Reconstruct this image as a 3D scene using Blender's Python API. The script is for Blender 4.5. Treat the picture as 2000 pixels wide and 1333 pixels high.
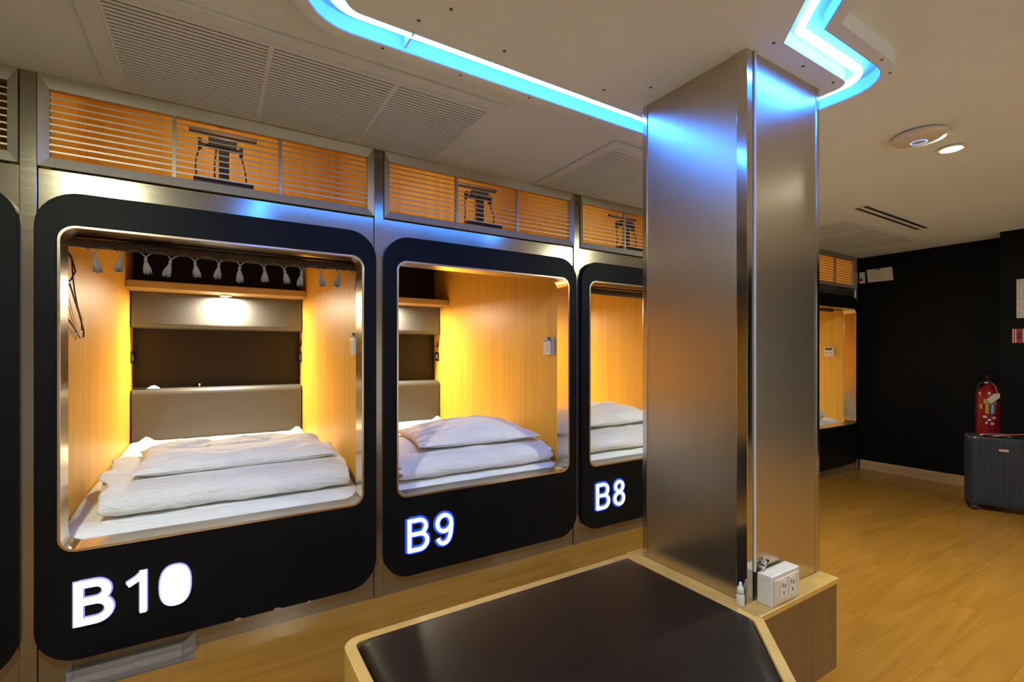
import bpy, bmesh, math, random
from mathutils import Vector, Matrix, noise
random.seed(7)
PI = math.pi
for o in list(bpy.data.objects): bpy.data.objects.remove(o)
S = bpy.context.scene
COL = S.collection

# ---------------------------------------------------------------- camera
F_PX, HZ = 940.0, 692.0
YAW = math.atan(585 / 940.0)
H = 2.2                                   # main ceiling height
CAM = Vector((0, -2.3586, 1.196))
cd = bpy.data.cameras.new('camera'); cam = bpy.data.objects.new('camera', cd); COL.objects.link(cam)
cam.location = CAM; cam.rotation_euler = (PI / 2, 0, -YAW)
cd.lens = F_PX / 2000 * 36; cd.sensor_width = 36; cd.shift_y = (HZ - 666.5) / 2000
cd.clip_start = 0.02
S.camera = cam

# ---------------------------------------------------------------- world, exposure
w = bpy.data.worlds.new('world'); S.world = w; w.use_nodes = True
w.node_tree.nodes['Background'].inputs[0].default_value = (0.9, 0.8, 0.65, 1)
w.node_tree.nodes['Background'].inputs[1].default_value = 0.02
S.view_settings.view_transform = 'Standard'; S.view_settings.look = 'None'
S.view_settings.gamma = 1.0; S.view_settings.use_curve_mapping = False
S.view_settings.exposure = 0.0
DOWNLIGHT_W = 42.0      # ceiling downlights
POD_W = 44.0            # reading light in a pod
UPPER_W = 2.2           # lamp behind a louvre
TUBE_E = 72.0           # blue cove tube
SIGN_E = 1.6

# ---------------------------------------------------------------- materials
def mat(name, col, rough=0.5, metal=0.0, **k):
    m = bpy.data.materials.new(name); m.use_nodes = True
    b = m.node_tree.nodes['Principled BSDF']
    b.inputs['Base Color'].default_value = (*col, 1); b.inputs['Roughness'].default_value = rough
    b.inputs['Metallic'].default_value = metal
    for kk, v in k.items():
        b.inputs[kk.replace('_', ' ')].default_value = v
    return m
def N(m, t, **props):
    n = m.node_tree.nodes.new(t)
    for k, v in props.items(): setattr(n, k, v)
    return n
def grain(m, c1, c2, scale, dist=0.0, bump=0.0, rough=None, detail=6, rnd=0.0, fac=(0.3, 0.7)):
    """noise-driven two-tone colour, stretched by scale in object space"""
    nt = m.node_tree; b = nt.nodes['Principled BSDF']
    tc = N(m, 'ShaderNodeTexCoord'); mp = N(m, 'ShaderNodeMapping'); mp.inputs['Scale'].default_value = scale
    nz = N(m, 'ShaderNodeTexNoise'); nz.inputs['Scale'].default_value = 1.0; nz.inputs['Detail'].default_value = detail
    nz.inputs['Distortion'].default_value = dist
    cr = N(m, 'ShaderNodeValToRGB')
    cr.color_ramp.elements[0].position = fac[0]; cr.color_ramp.elements[0].color = (*c1, 1)
    cr.color_ramp.elements[1].position = fac[1]; cr.color_ramp.elements[1].color = (*c2, 1)
    src = tc.outputs['Object']
    if rnd:
        oi = N(m, 'ShaderNodeObjectInfo'); vm = N(m, 'ShaderNodeVectorMath', operation='SCALE'); vm.inputs[0].default_value = (7.3, 3.1, 5.7)
        nt.links.new(oi.outputs['Random'], vm.inputs['Scale'])
        va = N(m, 'ShaderNodeVectorMath', operation='ADD'); nt.links.new(src, va.inputs[0]); nt.links.new(vm.outputs[0], va.inputs[1]); src = va.outputs[0]
    nt.links.new(src, mp.inputs['Vector']); nt.links.new(mp.outputs[0], nz.inputs['Vector'])
    nt.links.new(nz.outputs['Fac'], cr.inputs['Fac'])
    out = cr.outputs['Color']
    if rnd:
        hs = N(m, 'ShaderNodeHueSaturation'); mr = N(m, 'ShaderNodeMapRange'); mr.inputs['To Min'].default_value = 1 - rnd; mr.inputs['To Max'].default_value = 1 + rnd
        nt.links.new(oi.outputs['Random'], mr.inputs['Value']); nt.links.new(mr.outputs[0], hs.inputs['Value']); nt.links.new(out, hs.inputs['Color']); out = hs.outputs['Color']
    nt.links.new(out, b.inputs['Base Color'])
    if bump:
        bp = N(m, 'ShaderNodeBump'); bp.inputs['Strength'].default_value = bump; bp.inputs['Distance'].default_value = 0.002
        nt.links.new(nz.outputs['Fac'], bp.inputs['Height']); nt.links.new(bp.outputs[0], b.inputs['Normal'])
    if rough:
        mr2 = N(m, 'ShaderNodeMapRange'); mr2.inputs['To Min'].default_value = rough[0]; mr2.inputs['To Max'].default_value = rough[1]
        nt.links.new(nz.outputs['Fac'], mr2.inputs['Value']); nt.links.new(mr2.outputs[0], b.inputs['Roughness'])
    return m
def emit(name, col, e):
    m = mat(name, (0.02, 0.02, 0.02)); b = m.node_tree.nodes['Principled BSDF']
    b.inputs['Emission Color'].default_value = (*col, 1); b.inputs['Emission Strength'].default_value = e
    return m
M = {}
M['paint'] = grain(mat('ceiling_paint', (.74, .84, .90), .7), (.72, .82, .88), (.76, .86, .92), (2, 2, 2), bump=.05)
M['grille'] = grain(mat('grille_white', (.71, .79, .84), .55), (.69, .77, .82), (.73, .81, .86), (9, 9, 9))
M['grille_back'] = mat('grille_void', (.10, .10, .095), .9)
M['wall'] = grain(mat('wall_black', (.0025, .0026, .0022), .6, 0, Specular_IOR_Level=.12), (.002, .0022, .0018), (.003, .003, .0026), (3, 3, 3), bump=.05)
M['rear_wall'] = grain(mat('rear_wall_paint', (.7, .69, .66), .7), (.67, .66, .63), (.73, .72, .69), (2, 2, 2))
M['floor'] = grain(mat('oak_vinyl', (.42, .27, .12), .3), (.275, .124, .016), (.345, .162, .024), (1.3, 16, 4), dist=1.2, bump=.04, rough=(.17, .27), rnd=.03)
M['subfloor'] = mat('floor_joint', (.2, .105, .03), .7)
M['board'] = grain(mat('baseboard_wood', (.45, .27, .11), .4), (.36, .2, .08), (.5, .31, .13), (1, 1.2, 20))
M['lam'] = grain(mat('pod_laminate', (.74, .42, .06), .42, 0, Specular_IOR_Level=.18), (.66, .36, .042), (.79, .455, .068), (26, 26, .7), dist=.3, detail=4)
M['lam_lip'] = grain(mat('shelf_laminate', (.40, .27, .105), .4), (.36, .235, .085), (.44, .30, .12), (1, 30, 30))
M['darklam'] = grain(mat('dark_brown_laminate', (.010, .0065, .0045), .45, 0, Specular_IOR_Level=.3), (.0085, .0055, .0038), (.0125, .008, .0052), (20, 20, .8))
M['pad'] = grain(mat('grey_leatherette', (.07, .071, .072), .38), (.064, .065, .066), (.076, .077, .078), (90, 90, 90), bump=.12)
M['black'] = grain(mat('black_lacquer', (.005, .005, .0048), .5, 0, Specular_IOR_Level=.09), (.0042, .0042, .004), (.0062, .0062, .006), (5, 5, 5), bump=.02)
M['chip'] = grain(mat('bare_board', (.35, .2, .09), .8), (.3, .16, .07), (.42, .25, .12), (60, 60, 60))
M['facade'] = grain(mat('satin_metal_sheet', (.35, .315, .235), .2, .85), (.335, .30, .222), (.365, .33, .248), (5, 5, 90), rough=(.15, .20), detail=3)
M['alu'] = grain(mat('aluminium_frame', (.44, .405, .32), .42, .55), (.42, .385, .30), (.46, .425, .34), (60, 6, 6), detail=2)
M['slat'] = mat('aluminium_slat', (.50, .46, .38), .45, .6)
M['trim'] = grain(mat('champagne_trim', (.74, .64, .48), .22, 1.0), (.70, .6, .44), (.77, .68, .53), (4, 4, 40), rough=(.16, .28))
M['steel'] = grain(mat('brushed_steel', (.55, .51, .44), .3, 1.0), (.56, .50, .385), (.585, .525, .41), (130, 130, 1.5), rough=(.29, .32), detail=3)
b_ = M['steel'].node_tree.nodes['Principled BSDF']; b_.inputs['Anisotropic'].default_value = .35
M['polish'] = mat('polished_steel', (.6, .56, .49), .14, 1.0)
M['sheet'] = grain(mat('white_cotton', (.80, .795, .745), .8), (.78, .775, .725), (.82, .815, .765), (12, 12, 12), bump=.25)
M['duvet'] = grain(mat('white_duvet_cotton', (.74, .735, .69), .8), (.72, .715, .67), (.76, .755, .71), (9, 9, 14), bump=.4)
for k_ in ('sheet', 'duvet'):
    m_ = M[k_]; nt_ = m_.node_tree; b_ = nt_.nodes['Principled BSDF']; old = b_.inputs['Normal'].links[0].from_node
    tc_ = N(m_, 'ShaderNodeTexCoord'); mp_ = N(m_, 'ShaderNodeMapping'); mp_.inputs['Scale'].default_value = (5, 11, 9); mp_.inputs['Rotation'].default_value = (0, 0, .5)
    n_ = N(m_, 'ShaderNodeTexNoise'); n_.inputs['Scale'].default_value = 1.0; n_.inputs['Detail'].default_value = 3; n_.inputs['Distortion'].default_value = 1.6
    ab = N(m_, 'ShaderNodeMath', operation='SUBTRACT'); ab.inputs[1].default_value = .5; a2 = N(m_, 'ShaderNodeMath', operation='ABSOLUTE'); pw_ = N(m_, 'ShaderNodeMath', operation='POWER'); pw_.inputs[1].default_value = .6
    bu = N(m_, 'ShaderNodeBump'); bu.inputs['Strength'].default_value = .55; bu.inputs['Distance'].default_value = .02
    for a_, c_ in ((tc_.outputs['Object'], mp_.inputs[0]), (mp_.outputs[0], n_.inputs[0]), (n_.outputs['Fac'], ab.inputs[0]), (ab.outputs[0], a2.inputs[0]), (a2.outputs[0], pw_.inputs[0]), (pw_.outputs[0], bu.inputs['Height']), (old.outputs[0], bu.inputs['Normal']), (bu.outputs[0], b_.inputs['Normal'])): nt_.links.new(a_, c_)
M['curtain'] = grain(mat('dark_curtain', (.055, .036, .024), .8), (.045, .03, .02), (.07, .046, .03), (40, 40, 40), bump=.3)
M['tassel'] = grain(mat('tassel_yarn', (.20, .18, .135), .9), (.165, .147, .108), (.24, .218, .168), (160, 160, 20), bump=.6)
M['blackplastic'] = mat('black_plastic', (.013, .012, .011), .4)
M['browncable'] = mat('brown_cable', (.05, .025, .012), .5)
M['white'] = mat('white_plastic', (.68, .65, .58), .4)
M['whitegrey'] = mat('grey_plastic', (.34, .33, .31), .35)
M['ivory'] = grain(mat('ivory_plastic', (.6, .56, .45), .45), (.57, .53, .42), (.63, .59, .48), (20, 20, 20))
M['paper'] = grain(mat('paper', (.62, .58, .48), .8), (.58, .54, .44), (.66, .62, .52), (30, 30, 30))
M['print'] = mat('print_ink', (.10, .08, .07), .7)
M['redprint'] = mat('red_print', (.34, .02, .02), .6)
M['darkred'] = mat('dark_red_print', (.13, .012, .012), .6)
M['vinyl'] = grain(mat('black_vinyl', (.012, .008, .005), .36, 0, Specular_IOR_Level=.14), (.010, .0065, .004), (.016, .0105, .006), (3, 3, 3), rough=(.32, .42))
vn = M['vinyl']; nz = N(vn, 'ShaderNodeTexNoise'); nz.inputs['Scale'].default_value = 320; nz.inputs['Detail'].default_value = 3
bp = N(vn, 'ShaderNodeBump'); bp.inputs['Strength'].default_value = .25; bp.inputs['Distance'].default_value = .001
vn.node_tree.links.new(nz.outputs['Fac'], bp.inputs['Height']); vn.node_tree.links.new(bp.outputs[0], vn.node_tree.nodes['Principled BSDF'].inputs['Normal'])
M['benchwood'] = grain(mat('bench_laminate', (.15, .08, .028), .4), (.13, .068, .022), (.17, .092, .034), (22, 22, 1.0), detail=4)
M['benchrim'] = grain(mat('bench_edge', (.52, .315, .075), .4), (.46, .27, .06), (.56, .345, .09), (9, 9, 9), detail=4)
M['acrylic'] = mat('clear_acrylic', (.9, .93, .95), .06, 0, Transmission_Weight=.92, IOR=1.49)
M['tube'] = emit('blue_light_tube', (.03, .205, 1.0), TUBE_E)
M['tray'] = mat('added_cove_liner', (.26, .26, .26), .6)  # low albedo for the added liner, so the blue falls off across the cove
M['cove'] = mat('cove_white', (.8, .8, .8), .6)
M['sign'] = emit('sign_face', (.93, .96, 1.0), SIGN_E)
M['sign_halo'] = emit('sign_blue_glow', (.0, .075, .9), 1.0)  # blue halo of the letters put into an emissive plate
M['sign_halo_w'] = emit('sign_violet_glow', (.35, .36, .95), 1.0)  # violet-white halo of the bold letters, also an emissive plate
M['lamp'] = emit('lamp_lens', (1.0, .86, .62), 40)
M['downlens'] = emit('downlight_lens', (1.0, .80, .5), 60)
M['ringblue'] = emit('status_ring', (.15, .25, 1.0), 3)
M['red'] = mat('extinguisher_red', (.24, .008, .007), .25)
M['darkmetal'] = mat('dark_metal', (.03, .025, .023), .4, .6)
M['yellow'] = mat('label_yellow', (.42, .30, .03), .5)
M['blue'] = mat('label_blue', (.25, .5, .75), .4)
M['case'] = grain(mat('suitcase_shell', (.018, .023, .033), .32), (.016, .02, .029), (.021, .027, .038), (6, 6, 6), rough=(.28, .38))
M['rubber'] = mat('black_rubber', (.012, .012, .012), .6)
M['pinkred'] = mat('red_strap', (.28, .03, .04), .7)

# ---------------------------------------------------------------- mesh helpers
class MB:
    def __init__(s): s.v = []; s.f = []; s.sm = []
    def add(s, verts, faces, smooth=False):
        o = len(s.v); s.v += [tuple(p) for p in verts]; s.f += [tuple(i + o for i in f) for f in faces]; s.sm += [smooth] * len(faces); return s
    def box(s, x0, x1, y0, y1, z0, z1):
        p = [(x, y, z) for x in (x0, x1) for y in (y0, y1) for z in (z0, z1)]
        return s.add(p, [(0, 1, 3, 2), (4, 6, 7, 5), (0, 4, 5, 1), (2, 3, 7, 6), (0, 2, 6, 4), (1, 5, 7, 3)])
    def prism(s, pts, a, b, axis='z'):
        """extrude a closed 2D outline from a to b along axis. 'z': pts (x,y); 'y': pts (x,z); 'x': pts (y,z)"""
        n = len(pts)
        def P(p, t): return {'z': (p[0], p[1], t), 'y': (p[0], t, p[1]), 'x': (t, p[0], p[1])}[axis]
        v = [P(p, a) for p in pts] + [P(p, b) for p in pts]
        return s.add(v, [tuple(range(n - 1, -1, -1)), tuple(range(n, 2 * n))] + [(i, (i + 1) % n, n + (i + 1) % n, n + i) for i in range(n)])
    def ring(s, A, B, a, b, axis='y'):
        """solid ring between outline A (outer) and outline B (inner), same point count"""
        n = len(A)
        def P(p, t): return {'z': (p[0], p[1], t), 'y': (p[0], t, p[1]), 'x': (t, p[0], p[1])}[axis]
        v = [P(p, a) for p in A] + [P(p, a) for p in B] + [P(p, b) for p in A] + [P(p, b) for p in B]
        f = []
        for i in range(n):
            j = (i + 1) % n
            f += [(i, j, n + j, n + i), (2 * n + i, 3 * n + i, 3 * n + j, 2 * n + j), (i, 2 * n + i, 2 * n + j, j), (n + i, n + j, 3 * n + j, 3 * n + i)]
        return s.add(v, f)
    def tube(s, pts, r, n=8, cap=True):
        pts = [Vector(p) for p in pts]; v = []; f = []
        up = Vector((0, 0, 1)); prev = None
        for i, p in enumerate(pts):
            t = (pts[min(i + 1, len(pts) - 1)] - pts[max(i - 1, 0)]).normalized()
            if prev is None:
                a = t.cross(up)
                if a.length < 1e-3: a = t.cross(Vector((1, 0, 0)))
            else: a = prev - t * prev.dot(t)
            a.normalize(); prev = a; b = t.cross(a)
            rr = r[i] if isinstance(r, (list, tuple)) else r
            v += [p + (a * math.cos(2 * PI * k / n) + b * math.sin(2 * PI * k / n)) * rr for k in range(n)]
        for i in range(len(pts) - 1):
            f += [(i * n + k, i * n + (k + 1) % n, (i + 1) * n + (k + 1) % n, (i + 1) * n + k) for k in range(n)]
        s.add(v, f, True)
        if cap:
            o = len(s.v) - len(v); s.f += [tuple(o + k for k in range(n - 1, -1, -1)), tuple(o + (len(pts) - 1) * n + k for k in range(n))]; s.sm += [False, False]
        return s
    def lathe(s, prof, n=24, c=(0, 0, 0), smooth=True):
        """prof: list of (r,z)"""
        v = [(c[0] + r * math.cos(2 * PI * k / n), c[1] + r * math.sin(2 * PI * k / n), c[2] + z) for r, z in prof for k in range(n)]
        f = [(i * n + k, i * n + (k + 1) % n, (i + 1) * n + (k + 1) % n, (i + 1) * n + k) for i in range(len(prof) - 1) for k in range(n)]
        s.add(v, f, smooth)
        o = len(s.v) - len(v)
        if prof[0][0] > 1e-5: s.f.append(tuple(o + k for k in range(n - 1, -1, -1))); s.sm.append(False)
        if prof[-1][0] > 1e-5: s.f.append(tuple(o + (len(prof) - 1) * n + k for k in range(n))); s.sm.append(False)
        return s
    def grid(s, nu, nv, fn, smooth=True, wrap=False):
        v = [fn(i / (nu if wrap else nu - 1), j / (nv - 1)) for j in range(nv) for i in range(nu)]
        f = []
        for j in range(nv - 1):
            for i in range(nu if wrap else nu - 1):
                i2 = (i + 1) % nu
                f.append((j * nu + i, j * nu + i2, (j + 1) * nu + i2, (j + 1) * nu + i))
        return s.add(v, f, smooth)
    def mesh(s, name, m, bevel=0.0, fix=True):
        me = bpy.data.meshes.new(name); me.from_pydata(s.v, [], s.f); me.polygons.foreach_set('use_smooth', s.sm)
        bm = bmesh.new(); bm.from_mesh(me)
        if fix:
            bmesh.ops.remove_doubles(bm, verts=bm.verts, dist=1e-6)
            bmesh.ops.recalc_face_normals(bm, faces=bm.faces)
        if bevel:
            es = [e for e in bm.edges if len(e.link_faces) == 2 and e.calc_face_angle(0) > .6]
            bmesh.ops.bevel(bm, geom=es, offset=bevel, segments=2, affect='EDGES', profile=.5, clamp_overlap=True)
        bm.to_mesh(me); bm.free()
        me.materials.append(M[m] if isinstance(m, str) else m)
        return me
    def build(s, name, m, parent=None, bevel=0.0, fix=True): return link(name, s.mesh(name, m, bevel, fix), parent)
def link(name, me, parent=None, loc=None):
    o = bpy.data.objects.new(name, me); COL.objects.link(o)
    if parent: o.parent = parent
    if loc: o.location = loc
    return o
def tag(o, label=None, cat=None, group=None, kind=None):
    if label: o['label'] = label
    if cat: o['category'] = cat
    if group: o['group'] = group
    if kind: o['kind'] = kind
    return o
def thing(name, label, cat, loc=(0, 0, 0), rz=0, group=None):
    o = bpy.data.objects.new(name, None); COL.objects.link(o); o.location = loc; o.rotation_euler = (0, 0, rz)
    o.empty_display_size = .05
    return tag(o, label, cat, group)
def struct(o): o['kind'] = 'structure'; return o
def rrect(x0, x1, z0, z1, r, n=8):
    """rounded rectangle outline, 4*(n+1) points, counter-clockwise from lower right"""
    rs = r if isinstance(r, (list, tuple)) else (r,) * 4
    out = []
    for (cx, cz, a0), q in zip(((x1, z0, -90), (x1, z1, 0), (x0, z1, 90), (x0, z0, 180)), rs):
        ox = cx + (-q if cx == x1 else q); oz = cz + (-q if cz == z1 else q)
        for k in range(n + 1):
            a = math.radians(a0 + 90 * k / n); out.append((ox + q * math.cos(a), oz + q * math.sin(a)))
    return out
def fillet(poly, rads, n=6):
    """round the corners of a closed polygon (CCW)"""
    out = []; L = len(poly)
    for i, (p, r) in enumerate(zip(poly, rads)):
        p = Vector(p); a = (Vector(poly[i - 1]) - p); b = (Vector(poly[(i + 1) % L]) - p)
        if r <= 0: out.append(tuple(p)); continue
        a.normalize(); b.normalize(); ang = a.angle(b); d = r / math.tan(ang / 2)
        c = p + (a + b).normalized() * (r / math.sin(ang / 2)); s0 = p + a * d - c; s1 = p + b * d - c
        a0 = math.atan2(s0.y, s0.x); a1 = math.atan2(s1.y, s1.x); da = (a1 - a0 + PI) % (2 * PI) - PI
        out += [(c.x + r * math.cos(a0 + da * k / n), c.y + r * math.sin(a0 + da * k / n)) for k in range(n + 1)]
    return out
def offset(poly, d):
    """parallel outward offset of a CCW polygon"""
    L = len(poly); out = []
    for i in range(L):
        p0, p1, p2 = Vector(poly[i - 1]), Vector(poly[i]), Vector(poly[(i + 1) % L])
        n1 = Vector(((p1 - p0).y, -(p1 - p0).x)).normalized(); n2 = Vector(((p2 - p1).y, -(p2 - p1).x)).normalized()
        b = n1 + n2; k = d / max(.2, b.dot(n1)); out.append(tuple(p1 + b * k))
    return out
def area(name, loc, size, power, col, rot=(0, 0, 0), spread=PI, parent=None):
    l = bpy.data.lights.new(name, 'AREA'); l.shape = 'DISK'; l.size = size; l.energy = power; l.color = col; l.spread = spread
    o = bpy.data.objects.new(name, l); COL.objects.link(o); o.location = loc; o.rotation_euler = rot
    if parent: o.parent = parent
    return o

# ================================================================ room shell
X0, X1, Y0 = -1.86, 5.76, -4.6
fl = struct(MB().box(X0, X1, Y0, 2.26, -.05, -.004).build('floor', 'subfloor'))
pw, pl = .185, 1.22
plank = MB().box(.0003, pl - .0003, .0003, pw - .0003, -.004, 0).mesh('plank', 'floor')
half = {}
r = 0; y = Y0
while y < -.001:
    x = X0 - (r * .437 % 1) * pl
    while x < X1:
        a, b2 = max(x, X0), min(x + pl, X1); yb = min(y + pw, 0.0)
        if b2 - a > .02:
            if abs(b2 - a - pl) < 1e-6 and abs(yb - y - pw) < 1e-6: link('plank', plank, fl, (a, y, 0))
            else: link('plank', MB().box(.0003, b2 - a - .0003, .0003, yb - y - .0003, -.004, 0).mesh('plank', 'floor'), fl, (a, y, 0))
        x += pl
    y += pw; r += 1
ceil = struct(MB().box(X0, X1 + .1, Y0 - .1, 0.02, H, H + .06).build('ceiling', 'paint'))
struct(MB().box(X0 - .08, X0, Y0, 2.26, 0, 2.56).build('wall_left', 'wall'))
struct(MB().box(X0 - .08, X1 + .1, Y0 - .08, Y0, 0, H).build('wall_rear', 'rear_wall'))
struct(MB().box(X0 - .08, X1 + .1, 2.19, 2.26, 0, 2.56).build('wall_back', 'wall'))
struct(MB().box(X0 - .08, X1 + .1, .021, 2.26, 2.50, 2.56).build('ceiling_1', 'wall'))
wr = struct(MB().box(X1, X1 + .1, Y0, 2.26, 0, 2.56).build('wall_right', 'wall'))
MB().box(5.50, X1, Y0, -1.118, 0, H).build('pier', 'wall', wr)
bb = struct(MB().box(X1 - .014, X1, -1.118, 0, 0, .095).build('baseboard_right', 'board', bevel=.003))
MB().box(5.486, 5.50, Y0, -1.118, 0, .095).build('pier_board', 'board', bb)

# ---- dropped ceiling island following the bench outline, with blue cove
ISL = [(.297, -1.97), (1.06, -1.97), (1.487, -1.547), (1.915, -1.547), (1.915, -.987), (.297, -.987)]
RAD = [.06, .0, .0, .05, .05, .06]
inn = fillet(ISL, RAD); 
ou1 = fillet(offset(ISL, .098), [.15, 0, 0, .14, .14, .15]); ou2 = fillet(offset(ISL, .135), [.185, 0, 0, .175, .175, .185])
ZI = 2.15
isl = MB().prism(inn, ZI, H, 'z').build('dropped_panel', 'paint', ceil)
rim = MB().ring(ou2, ou1, ZI, H, 'z').build('cove_rim', 'paint', ceil)
for (x, y) in [(.50, -1.05), (.56, -1.14), (1.20, -1.06), (1.33, -1.16), (1.66, -1.515), (1.46, -1.53), (1.85, -1.52), (1.87, -1.45), (.78, -1.06), (1.44, -1.60)]:
    if (x, y) != (1.44, -1.60): MB().lathe([(.0055, ZI - .001), (.0055, ZI + .002)], 10, (x, y, 0)).build('screw_hole', 'print', isl)
for (x, y) in [(.45, -.872), (.72, -.868), (1.0, -.872), (1.3, -.868), (1.84, -1.668), (1.95, -1.65), (2.03, -1.36)]:
    MB().lathe([(.005, ZI - .001), (.005, ZI + .002)], 10, (x, y, 0)).build('screw_hole', 'print', rim)
cove = thing('cove_light', 'glowing blue light strip set in the ceiling around the dropped panel', 'light', (1.1, -1.4, ZI))
ou0 = fillet(offset(ISL, .0955), [.1475, 0, 0, .1375, .1375, .1475]); in0 = fillet(offset(ISL, .001), [.061, .0, .0, .051, .051, .061])
def CV(p): return [(x - 1.1, y + 1.4) for x, y in p]
MB().ring(CV(ou0), CV(in0), .047, .0495, 'z').build('tray', 'tray', cove)  # liner added to cut interreflection and steepen the blue falloff
MB().ring(CV(fillet(offset(ISL, .0975), [.1495, 0, 0, .1395, .1395, .1495])), CV(ou0), .001, .0495, 'z').build('added_liner_side', 'tray', cove)  # outer wall of the added liner, same purpose
tp = fillet(offset(ISL, .036), [.09, .0, .0, .08, .08, .09])
tp3 = [(x - 1.1, y + 1.4, .024) for x, y in tp]; tp3.append(tp3[0])
MB().tube(tp3, .013, 10, cap=False).build('light_tube', 'tube', cove)
for x, y0, y1 in [(.515, -.985, -.892), (1.75, -.985, -.892)]:
    MB().box(x - 1.1 - .003, x - 1.1 + .003, y0 + 1.4, y1 + 1.4, .012, .049).build('bracket', 'cove', cove)

# ---- ceiling return-air grilles
slat_g = {}
def ceiling_grille(x0, label):
    g = thing('ceiling_grille', label, 'vent', (x0, 0, H), 0, 'return-air grilles over the pods')
    W, ya, yb = 1.35, -.70, -.035
    x_in = [.068, .49, .505, .915, .932, 1.285]
    MB().ring([(0, ya), (W, ya), (W, yb), (0, yb)], [(.06, ya + .05), (W - .055, ya + .05), (W - .055, yb - .035), (.06, yb - .035)], -.009, 0, 'z').build('border', 'grille', g, bevel=.002)
    MB().box(.05, W - .05, ya + .045, yb - .03, -.0015, -.0005).build('backing', 'grille_back', g)
    for a, c in ((.06, .4975), (.4975, .9125), (.9125, W - .055)):
        y0, y1 = ya + .05, yb - .035
        p = MB().ring([(a, y0), (c, y0), (c, y1), (a, y1)], [(a + .008, y0 + .008), (c - .008, y0 + .008), (c - .008, y1 - .008), (a + .008, y1 - .008)], -.013, -.001, 'z').build('panel', 'grille', g)
        n = 28; pitch = (y1 - y0 - .02) / n; L = c - a - .016
        k = round(L, 4)
        if k not in slat_g:
            slat_g[k] = MB().add([(0, -.0060, -.0100), (0, .0050, -.0120), (0, .0052, -.0110), (0, -.0058, -.0090), (L, -.0060, -.0100), (L, .0050, -.0120), (L, .0052, -.0110), (L, -.0058, -.0090)],
                                 [(0, 1, 2, 3), (4, 7, 6, 5), (0, 4, 5, 1), (1, 5, 6, 2), (2, 6, 7, 3), (3, 7, 4, 0)]).mesh('slat', 'grille')
        for i in range(n): link('slat', slat_g[k], p, (a + .008, y0 + .01 + (i + .5) * pitch, 0))
    return g
ceiling_grille(-.335, 'large white louvred ceiling vent nearest, above pod B10')
ceiling_grille(1.60, 'white louvred ceiling vent partly hidden behind the steel column')
ceiling_grille(3.94, 'white louvred ceiling vent at the far end by the black wall')
# slot diffuser
g = thing('slot_diffuser', 'narrow white ceiling air diffuser with two dark slots', 'vent', (3.70, -.83, H))
MB().ring([(0, -.065), (1.16, -.065), (1.16, .065), (0, .065)], [(.04, -.04), (1.12, -.04), (1.12, .04), (.04, .04)], -.008, 0, 'z').build('frame', 'grille', g, bevel=.002)
MB().box(.04, 1.12, -.009, .009, -.008, -.001).build('centre_bar', 'grille', g)
for y in (-.0245, .0245): MB().box(.04, 1.12, y - .0155, y + .0155, -.003, -.001).build('slot', 'blackplastic', g)
# wireless access point
g = thing('access_point', 'round white wireless access point with blue ring on ceiling', 'device', (2.735, -1.475, H))
MB().lathe([(.085, 0), (.10, -.008), (.104, -.016), (.096, -.026), (.07, -.034), (.03, -.038), (0, -.0385)], 40).build('housing', 'white', g)
MB().lathe([(.026, -.0375), (.031, -.0372), (.031, -.0385), (.026, -.039), (.026, -.0375)], 32).build('status_ring', 'ringblue', g)
# downlights
def downlight(x, y, label, power=DOWNLIGHT_W, col=(.97, 1.0, .80), spread=PI):
    d = thing('downlight', label, 'light', (x, y, H), 0, 'ceiling downlights')
    MB().lathe([(.042, -.002), (.052, -.002), (.055, -.006), (.050, -.011), (.042, -.009), (.042, -.002)], 28).build('ring', 'white', d)
    MB().lathe([(.041, -.004), (.041, -.007)], 24).build('lens', 'downlens', d)
    area('downlight_lamp', (0, 0, -.014), .06, power, col, spread=spread, parent=d)
downlight(3.05, -1.50, 'lit warm downlight beside the round access point')
downlight(-.56, -1.38, 'warm downlight in the ceiling left of the blue light strip')
downlight(.7, -3.95, 'added fill downlight close to the white rear wall, behind the bench', 40, (.95, 1.0, .97), 2.3)  # added fill lamp out of view, gives the ceiling neutral light
downlight(3.2, -3.95, 'added fill downlight close to the white rear wall, far end', 40, (.95, 1.0, .97), 2.3)  # second added fill lamp out of view, towards the far end

# ================================================================ sleeping pods
PITCH = 1.2465
CX = [.07 + PITCH * k for k in range(-1, 5)]           # pods B11 ... B6
cache = {}
def cm(key, fn):
    if key not in cache: cache[key] = fn()
    return cache[key]
YF = -.035
ow, oz0, oz1 = .604, .08, 1.782                         # black front
iw, iz0, iz1 = .543, .477, 1.663                        # opening
OUT = rrect(-ow, ow, oz0, oz1, .13); INN = rrect(-iw, iw, iz0, iz1, .055)
SHEET = rrect(-.5985, .5985, 0, 1.862, .001)
# pilasters between the pods
k = 1
for x in [CX[0] - PITCH / 2] + [c + PITCH / 2 for c in CX]:
    struct(MB().box(x - .0225, x + .0225, -.010, .02, 0, H).build('trim_%d' % k, 'facade', bevel=.0015)); k += 1
struct(MB().box(CX[-1] + PITCH / 2 + .0235, X1, -.008, .02, 0, H).build('trim_%d' % k, 'black'))
ripple = lambda p, s, a: a * noise.noise(Vector(p) * s)

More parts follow.
